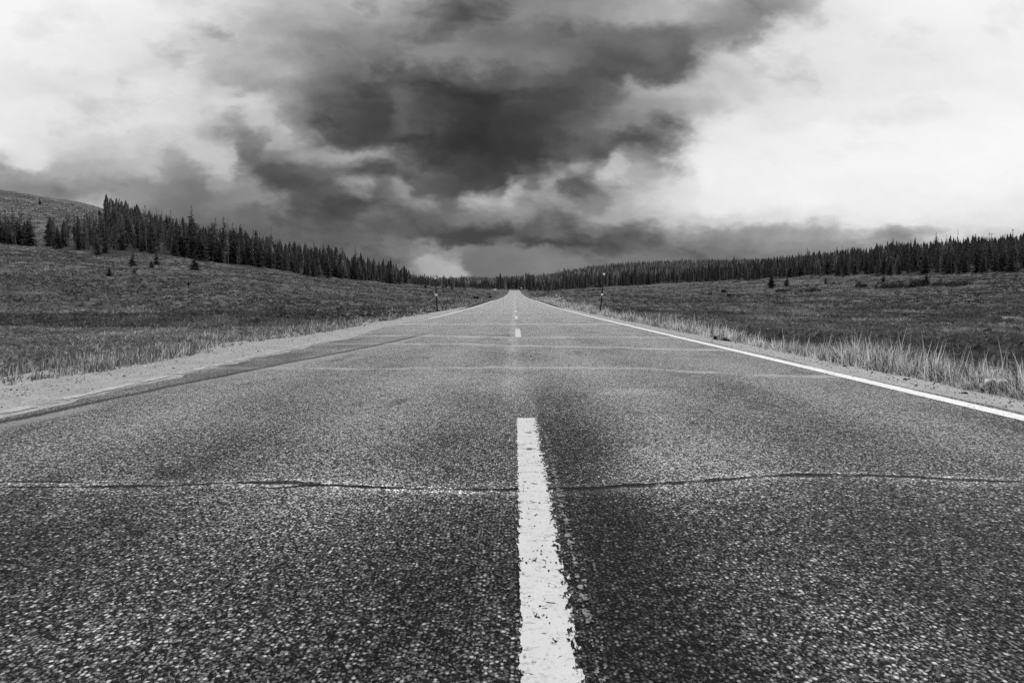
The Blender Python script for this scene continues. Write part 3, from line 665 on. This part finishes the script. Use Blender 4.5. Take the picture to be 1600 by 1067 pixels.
h = h*np.where((r_ > 380) & (px0 > 640) & (px0 < 880), np.where((px0 > 775) & (px0 < 835), .95, .62), 1); h = np.where((px0 < 110), h*.98, h); h = np.where(px0 > 1470, h*.98, h); h = np.where((px0 > 600) & (px0 < 700) & (r_ < 600), h*.9, h)
h = h*np.where(r_ > 900, .70, np.where(r_ > 620, .82, 1)); h = np.where(r_ > br_[kp]*1.04, h, h*(.72+.3*rng.random(N)))
rs = rng.random(N); mixn = fbm(x/25, y/25, 421)
edge_t = r_ < br_[kp]*1.05
style = np.where(rs < .12+.16*(mixn > .05), 3, np.where(rs < .28+.24*(mixn > .05), 2, np.where((rs < .70) | edge_t, 1, 0)))   # 3 snag 2 sparse 1 spruce 0 lodgepole
style = np.where(edge_t & (style == 2), 1, style)
STY = ['lodgepole', 'spruce', 'sparse', 'snag']
# what each tree shows over the nearer ones
order = np.argsort(r_); sky_row = np.full(1900, 1067.); vis = np.zeros(N); wpx = h*.26/r_*F_PX
gxs = np.linspace(-30, 30, 5)
_, topr = proj(x, y, z+h); _, botr = proj(x, y, z)
for i in order:
    a = int(px0[i]-wpx[i]*.3+100); b_ = int(px0[i]+wpx[i]*.3+101); seg = sky_row[a:b_]
    cur = np.minimum(seg, botr[i]); vis[i] = max(0, (cur-topr[i]).max()) if len(seg) else 0
    if style[i] != 3: sky_row[a:b_] = np.minimum(seg, topr[i]+.35*(botr[i]-topr[i]) if style[i] == 2 else topr[i]+.25*(botr[i]-topr[i]))
inframe = (px0 > -8) & (px0 < 1608)
score = vis*np.sqrt(np.maximum(wpx, .1))*inframe
live = np.where(style != 3)[0]; dead = np.where(style == 3)[0]
pick_l = set(live[np.argsort(-score[live])][:280].tolist()); pick_d = set(dead[np.argsort(-score[dead])][:60].tolist())
def where_words(p, r):
    if p < 66: return 'in the clump at the far left'
    if p < 175: return 'in the stand below the logged hill'
    if p < 320: return 'in the left wood above the small firs'
    if p < 480: return 'in the middle stretch of the left wood'
    if p < 700: return 'where the left wood nears the road'
    if p < 800: return 'left of where the road tops the rise'
    if p < 900: return 'right of where the road tops the rise'
    if p < 1180: return 'at the foot of the far right ridge'
    if p < 1420: return 'in the right wood behind the willow scrub'
    return 'in the right wood, tall right end'
DESC = {'lodgepole': 'narrow dark pine with a bare lower trunk', 'spruce': 'dense dark cone-shaped spruce', 'sparse': 'thin see-through greyish conifer', 'snag': 'dead bare-branched pale snag'}
GRP = {'lodgepole': 'narrow pines', 'spruce': 'dense spruces', 'sparse': 'thin conifers', 'snag': 'dead snags'}
for i in sorted(pick_l | pick_d):
    st = STY[style[i]]; ww_ = where_words(px0[i], r_[i])
    place_tree(st, int(rng.integers(0, 99)), x[i], y[i], h[i]*(1.1 if st == 'snag' else 1), rng.random()*6.28, 'dead_tree' if st == 'snag' else ('spruce_tree' if st == 'spruce' else 'pine_tree'),
               DESC[st]+' '+ww_, 'dead tree' if st == 'snag' else 'tree', GRP[st]+' '+ww_, 1.0 if st != 'spruce' else .85+.4*rng.random())
# the rest of the woods as one mass
def far_geo(seed, lev, sides, dead=False):
    g = np.random.default_rng(seed)
    if dead:
        a, b_ = snag_geo(seed, 10); return a[0], a[1], np.full(len(a[0]), .085)
    V = [(0, 0, 1.0)]; F = []; S = [1.0]; wid = .11+.05*g.random(); low = .08+.2*g.random()
    o = 1
    for L_ in range(lev):
        q = L_/lev; zb = low+(1-low)*(q); zt = zb+(1-low)/lev*1.9; rad = wid*(1-q)**.8
        V.append((0, 0, min(zt, 1.02))); S.append(1.0); c = o; o += 1
        for k in range(sides*2):
            a = 3.1416*k/sides+g.random()*.4; rr_ = rad*((1.0+.5*g.random()) if k % 2 else .45); V.append((math.cos(a)*rr_, math.sin(a)*rr_, zb-.02+.05*g.normal()*.5)); S.append(.8+.4*g.random())
        for k in range(sides*2): F.append((c, o+k, o+(k+1) % (sides*2)))
        o += sides*2
    tv, tf = tube_pts([(0, 0, 0), (0, 0, low+.1)], [.012, .009], 3)
    V = np.concatenate([np.array(V), tv]); F = np.concatenate([np.array(F), tf+o]); S = np.concatenate([np.array(S), np.full(len(tv), 1.3)])
    return V, F, S
near_f = [far_geo(500+i, 9, 5) for i in range(5)]; far_f = [far_geo(600+i, 4, 4) for i in range(5)]; dead_f = [far_geo(700+i, 0, 0, True) for i in range(3)]
parts = []; patchn = fbm(x/60, y/110, 441, 3)
for i in range(N):
    if i in pick_l or i in pick_d: continue
    if vis[i] < .4 and not (botr[i]-topr[i] > 12): 
        if rng.random() < .5: continue
    st = style[i]; pr = dead_f if st == 3 else (near_f if r_[i] < 650 else far_f)
    V, F, S = pr[int(rng.integers(0, len(pr)))]; a = rng.random()*6.28; c_, s_ = math.cos(a), math.sin(a)
    fx = (.8+.5*rng.random())*h[i]
    W = np.stack([(V[:, 0]*c_-V[:, 1]*s_)*fx+x[i], (V[:, 0]*s_+V[:, 1]*c_)*fx+y[i], V[:, 2]*h[i]+z[i]-.1], -1)
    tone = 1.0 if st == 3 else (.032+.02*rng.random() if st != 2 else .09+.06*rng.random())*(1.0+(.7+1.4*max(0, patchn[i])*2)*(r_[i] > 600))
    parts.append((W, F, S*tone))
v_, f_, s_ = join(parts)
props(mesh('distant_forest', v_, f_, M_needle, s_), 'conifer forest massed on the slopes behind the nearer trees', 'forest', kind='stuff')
# logging debris and stumps over the bare hill
x = rng.uniform(-420, -130, 60000); y = rng.uniform(200, 470, 60000); rr2 = np.hypot(x, y); pxx, _ = proj(x, y, 0*x+30)
kp = (rr2 > np.interp(np.arctan2(x, y), TH, KRT[:, 5])*.93) & (pxx < 190) & (pxx > -60) & (rng.random(60000) < .35+.8*fbm(x/18, y/18, 601, 3)); x, y = x[kp], y[kp]; n = len(x)
ln = .6+2.2*rng.random(n)**2; a = rng.random(n)*3.14; dirv = np.stack([np.cos(a), np.sin(a), rng.normal(0, .15, n)], -1)*ln[:, None]; thk = .10+.16*rng.random(n)
c0 = np.stack([x, y, ground(x, y)+.1], -1); V = np.stack([c0-dirv*.5, c0+dirv*.5, c0+np.stack([0*x, 0*x, thk*2], -1)+dirv*.1, c0+np.stack([thk, thk, thk*.5], -1)], 1)
Fq = (np.array([[0, 1, 2], [1, 3, 2], [3, 0, 2]])[None]+np.arange(n)[:, None, None]*4).reshape(-1, 3)
props(mesh('logging_debris', V.reshape(-1, 3), Fq, M_bark, np.repeat(np.where(rng.random(n) < .14, .32, .05+.06*rng.random(n)), 4)), 'felled branches and low scrub littering the bare left hill', 'debris', kind='stuff')
# ---- single trees and bushes standing free of the woods
def on_ground(px, row, Dg):
    """distance along this bearing where the ground passes under the photo row"""
    Ds = np.linspace(Dg*.5, Dg*1.6, 400); d = ray(px, row); gz = ground(d[0]*Ds, Ds); rz = d[2]*Ds+CAM_H
    k = np.where((rz < gz)[1:] & (rz >= gz)[:-1])[0]
    D = Ds[k[0]] if len(k) else Dg
    return d[0]*D, D
singles = [
 (171, 431, 140, 12, 'young', 'rounded young fir alone on the grassy slope, larger one of the left pair'),
 (210, 430, 140, 9, 'young', 'small rounded fir alone on the slope right of the larger young fir'),
 (208, 416, 150, 19, 'spruce', 'short dark fir standing just below the gap in the left wood'),
 (237, 419, 150, 11, 'young', 'lower fir of the touching pair below the left wood'),
 (245, 414, 155, 17, 'spruce', 'upper fir of the touching pair below the left wood'),
 (305, 422, 150, 26, 'spruce', 'broad dark spruce standing out in front of the left wood with branches to the ground'),
 (295, 446, 110, 7, 'young', 'tiny dark fir seedling on the middle of the left slope'),
 (345, 452, 110, 5, 'young', 'tiniest fir seedling, lowest on the left slope'),
 (665, 450, 380, 7, 'young', 'little fir at the foot of the left wood beside the left marker pole'),
 (692, 450, 420, 5, 'young', 'left one of three small firs between the left marker pole and the road'),
 (697, 450, 420, 7, 'spruce', 'middle and tallest of three small firs right of the left marker pole'),
 (706, 452, 400, 6, 'young', 'right one of three small firs right of the left marker pole'),
 (725, 450, 420, 5, 'young', 'small fir standing apart, halfway between marker pole and distant sign'),
 (1205, 449, 230, 17, 'young', 'dark bushy fir at the left end of the willow scrub'),
 (1229, 447, 240, 15, 'spruce', 'dark fir second from the left end of the willow scrub'),
 (1290, 444, 240, 11, 'spruce', 'small slim fir in front of the right wood above the meadow edge'),
 (1447, 446, 190, 15, 'young', 'round dark fir in front of the tall right stand'),
 (1380, 441, 220, 12, 'spruce', 'slim fir between the two willow thickets'),
]
for i, (px, row, Dg, hp, st, lab) in enumerate(singles):
    sx, sy = on_ground(px, row, Dg); hm = hp/F_PX*sy*1.42
    place_tree(st, i, sx, sy, hm, i*1.3, 'fir_tree', lab, 'tree', 'small firs standing free of the woods', 1.0 if st == 'young' else 1.3)
# tall snags and pines piercing the skyline on the left
tall = [(185, 309, 'sparse', 'tallest tufted pine breaking the skyline at the top of the left wood'), (195, 323, 'sparse', 'short tufted pine just right of the tallest skyline pine'), (200, 317, 'snag', 'needle-thin bare snag between the two tufted skyline pines'),
        (211, 319, 'sparse', 'second tufted pine right of the tallest skyline pine'), (227, 320, 'sparse', 'slim tufted skyline pine, rightmost of the four'), (223, 330, 'snag', 'short bare snag left of the rightmost tufted skyline pine'), (248, 326, 'snag', 'thin bare snag standing alone right of the skyline pines'),
        (62, 310, 'young', 'tiny fir on the bare crest of the logged hill'), (96, 314, 'snag', 'lone bare snag on the crest of the logged hill'), (155, 325, 'young', 'small fir on the lower end of the logged crest')]
for i, (px, row, st, lab) in enumerate(tall):
    D = 415 if px < 160 else 240
    p = at(px, row, D); g_ = float(ground(p[0], p[1])); hm = max(p[2]-g_, 2.5)
    place_tree(st, i+1, p[0], p[1], hm+.1, i*2.1, 'dead_tree' if st == 'snag' else 'pine_tree', lab, 'dead tree' if st == 'snag' else 'tree', 'trees on the left skyline', .9 if st != 'young' else .8)
# willow scrub and dark bushes
M_leaf = tint_mat('shrub_leaves', 1.0, .9, .2)
def bush(px, row, Dg, wp, hp, tone, lab, name='bush', grp='scrub between meadow and right wood', dense=900):
    sx, sy = on_ground(px, row, Dg); Wm = wp/F_PX*sy; Hm = hp/F_PX*sy
    g = np.random.default_rng(int(px)); n = dense
    lob = g.uniform(-1, 1, (7, 2))*[Wm*.36, Wm*.3]; k = g.integers(0, 7, n)
    d = g.normal(0, 1, (n, 3)); d /= np.linalg.norm(d, axis=1)[:, None]; rad = g.random(n)**.35
    c = np.stack([lob[k, 0]+d[:, 0]*rad*Wm*.24, lob[k, 1]+d[:, 1]*rad*Wm*.2, np.abs(d[:, 2])*rad*Hm*(.7+.3*np.sin(k*2.1))+.02], -1)
    s = Hm*.10*(.6+.8*g.random(n)); V = c[:, None]+g.normal(0, 1, (n, 3, 3))*s[:, None, None]*[1, 1, 1.2]
    V[:, :, 2] = np.maximum(V[:, :, 2], 0)
    e = bpy.data.objects.new(name, None); C.objects.link(e); gz = float(ground(sx, sy)); e.location = (sx, sy, gz-.05); props(e, lab, 'bush', grp)
    mesh('foliage', V.reshape(-1, 3), np.arange(3*n).reshape(-1, 3), M_leaf, np.repeat(tone*(.6+.8*g.random(n)), 3), parent=e)
    st = [limb((0, 0, 0), (lob[q, 0]*.8, lob[q, 1]*.8, Hm*.6), Hm*.03, Hm*.012) for q in range(7)]
    sv, sf = join2(st); mesh('stems', sv, sf, M_bark, np.full(len(sv), .10), parent=e)
bush(1345, 449, 175, 24, 8, .05, 'round grey willow bush left of the long willow thicket')
bush(1400, 450, 172, 48, 12, .055, 'long low willow thicket in front of the right wood')
bush(1430, 449, 172, 30, 13, .05, 'taller willow bush at the right end of the long thicket')
bush(1470, 447, 175, 30, 7, .055, 'low willow bush right of the round dark fir')
bush(1495, 446, 172, 32, 8, .05, 'rightmost willow bush on the brow above the right meadow')
bush(1225, 456, 185, 24, 6, .055, 'low scrub patch below the two dark firs')
bush(1270, 455, 185, 36, 7, .06, 'pale low scrub right of the two dark firs')
bush(1110, 461, 190, 7, 5, .03, 'small dark bush, leftmost of three in the right meadow')
bush(1130, 457, 205, 10, 5, .03, 'widest of three small dark bushes in the right meadow')
bush(1140, 463, 180, 8, 5, .03, 'lowest of three small dark bushes in the right meadow')
bush(744, 468, 170, 8, 6, .028, 'ragged dark bush near the left road edge far ahead', grp='bushes in the left field')
bush(766, 466, 230, 4, 4, .028, 'small dark bush close to the left road edge near the rise', grp='bushes in the left field')
bush(31, 470, 85, 14, 5, .028, 'flat dark shrub on the lower left slope near the picture edge', grp='bushes in the left field')
bush(420, 488, 62, 16, 5, .035, 'low shrub in the flat left field', grp='bushes in the left field')
# ------------------------------------------------------------------ roadside objects
def simple(name, c, rough=.5, metal=0.0):
    m, t, b = material(name); P = pos(t)
    t.put(b.inputs['Base Color'], t.rgb(t.m('MULTIPLY', c, t.m('ADD', .8, t.m('MULTIPLY', t.noise(P, 14, 4), .4))))); b.inputs['Roughness'].default_value = rough; b.inputs['Metallic'].default_value = metal
    return m
M_pole = simple('dark_steel', .010, .9, 0.0); M_refl = simple('reflector_white', .95, .25); M_sign = simple('sign_white', .8, .4); M_signd = simple('sign_back_dark', .08, .5)
def cyl(r0, r1, z0, z1, s=10):
    V, F = tube_pts([(0, 0, z0), (0, 0, z1)], [r0, r1], s); V = np.concatenate([V, [[0, 0, z0], [0, 0, z1]]]); n = 2*s
    F = np.concatenate([F, [((k+1) % s, k, n) for k in range(s)], [(s+k, s+(k+1) % s, n+1) for k in range(s)]]); return V, F
def ybox(cx, cy, cz, sx, sy, sz, bev=.0):
    V = np.array([(a*sx/2+cx, b_*sy/2+cy, c*sz/2+cz) for c in (-1, 1) for b_ in (-1, 1) for a in (-1, 1)])
    F = np.array([(0,2,3),(0,3,1),(4,5,7),(4,7,6),(0,1,5),(0,5,4),(2,6,7),(2,7,3),(0,4,6),(0,6,2),(1,3,7),(1,7,5)]); return V, F
def disc(cy, z, r, th_=.012, s=16):
    V = [(math.cos(6.2832*k/s)*r, cy+dy_, z+math.sin(6.2832*k/s)*r) for dy_ in (0, -th_) for k in range(s)]+[(0, cy, z), (0, cy-th_, z)]
    F = [(k, (k+1) % s, 2*s) for k in range(s)]+[(s+(k+1) % s, s+k, 2*s+1) for k in range(s)]+[q for k in range(s) for q in ((k, s+k, s+(k+1) % s), (k, s+(k+1) % s, (k+1) % s))]
    return np.array(V), np.array(F)
def marker(x_, y_, H, mid, tilt, lab, r0=.032, rr=.05):
    e = bpy.data.objects.new('marker_pole', None); C.objects.link(e); e.location = (x_, y_, float(ground(x_, y_))-.05); e.rotation_euler = (0, tilt, 0)
    props(e, lab, 'marker pole', 'snow marker poles beside the road')
    v_, f_ = cyl(r0, r0*.9, 0, H); mesh('post', v_, f_, M_pole, parent=e)
    for zz in (H-.03, mid):
        if zz: v_, f_ = disc(-r0-.004, zz, rr); mesh('reflector', v_, f_, M_refl, parent=e)
    v_, f_ = cyl(r0*.95, r0*.3, H, H+.03); mesh('cap', v_, f_, M_pole, parent=e)
marker(-5.72, 45, 2.58, 1.30, R(-2.6), 'slim dark snow marker pole with two white reflectors left of the road', .050, .095)
marker(4.90, 35, 2.55, 1.35, R(4.8), 'leaning dark snow marker pole with two white reflectors right of the road', .036, .070)
marker(5.0, 455, 2.6, 0, R(1), 'far marker pole where the road tops the rise', .08, .45)
# small sign far ahead on the left
sx, sy = at(773, 455, 330)[:2]; gz = float(ground(sx, sy))
e = bpy.data.objects.new('road_sign', None); C.objects.link(e); e.location = (sx, sy, gz-.1); props(e, 'small white sign on two posts at the left roadside before the rise', 'sign')
zc = at(773, 452.6, 330)[2]-gz+.1
v_, f_ = ybox(0, 0, zc, 2.0, .05, .62); mesh('upper_panel', v_, f_, M_sign, parent=e)
v_, f_ = ybox(0, 0, zc-.62, 1.15, .05, .56); mesh('lower_panel', v_, f_, M_sign, parent=e)
v_, f_ = ybox(0, -.03, zc-.60, .55, .03, .3); mesh('dark_symbol', v_, f_, M_signd, parent=e)
for s_ in (-.45, .45):
    v_, f_ = cyl(.06, .06, 0, zc+.2); v_[:, 0] += s_; v_[:, 1] += .09; mesh('post', v_, f_, M_pole, parent=e)
# broad-leaved plants in the right verge
M_bl = tint_mat('broad_leaf', 1.0, .6, .3)
def leafy(px, row, D, nl, L_, H, tone, lab, flatness=.2, zoff=0):
    d = ray(px, row)*D; sx, sy = d[0], D
    g = np.random.default_rng(int(px)); e = bpy.data.objects.new('leafy_plant', None); C.objects.link(e); e.location = (sx, sy, float(ground(sx, sy))-.01); props(e, lab, 'plant')
    ST = []
    for k in range(nl):
        a = g.random()*6.283; rad = L_*(.2+1.1*g.random()); hz = H*(.45+.6*g.random())*(1-.25*rad/L_); cx, cy = math.cos(a)*rad, math.sin(a)*rad
        ST.append(limb((cx*.1, cy*.1, 0), (cx*.75, cy*.75, hz*.97), .004, .002))
        ln = L_*(.35+.35*g.random()); wd = ln*.32; V = []; tl = -.1-.3*g.random()
        for i in range(7):
            f = i/6; ww = wd*math.sin(math.pi*min(1, f*.93+.05))**.8*(1+.18*(i % 2)); 
            for j in (-1, 0, 1): V.append((cx*.75+math.cos(a)*ln*f-math.sin(a)*ww*j, cy*.75+math.sin(a)*ln*f+math.cos(a)*ww*j, hz+tl*ln*f*f+(.0 if j else -.03)*1.0+flatness*ln*f*(1-f)))
        F = [q for i in range(6) for j in range(2) for q in ((i*3+j, i*3+j+1, i*3+j+4), (i*3+j, i*3+j+4, i*3+j+3))]
        mesh('leaf', V, F, M_bl, np.full(21, tone*(.6+.8*g.random())), smooth=True, parent=e)
    sv, sf = join2(ST); mesh('stems', sv, sf, M_bark, np.full(len(sv), .15), parent=e)
leafy(1553, 592, 5.95, 40, .16, .36, .6, 'pale broad-leaved plant in the tall grass near the right picture edge')
leafy(1122, 528, 13.3, 22, .24, .2, .06, 'low dark leafy weed on the gravel where the right grass begins')
leafy(160, 560, 8.6, 14, .07, .16, .4, 'small pale flowering weed in the left verge grass')
# fallen logs below the left wood
M_log = simple('weathered_log', .35, .9)
for i, (px, row, D, L_, a, lab) in enumerate([(262, 410, 165, 2.6, .5, 'pale fallen log lying lowest below the left wood'), (278, 410, 168, 2.2, -.7, 'pale fallen log lying at the right of the brush pile'), (270, 407, 172, 3.4, .2, 'longest pale fallen log against the left wood')]):
    sx, sy = on_ground(px, row, D); v_, f_ = cyl(.15, .08, -L_/2, L_/2, 7)
    o = mesh('fallen_log', v_, f_, M_log); o.location = (sx, sy, float(ground(sx, sy))+.2); o.rotation_euler = (0, R(88), a); props(o, lab, 'log', 'fallen logs below the left wood')
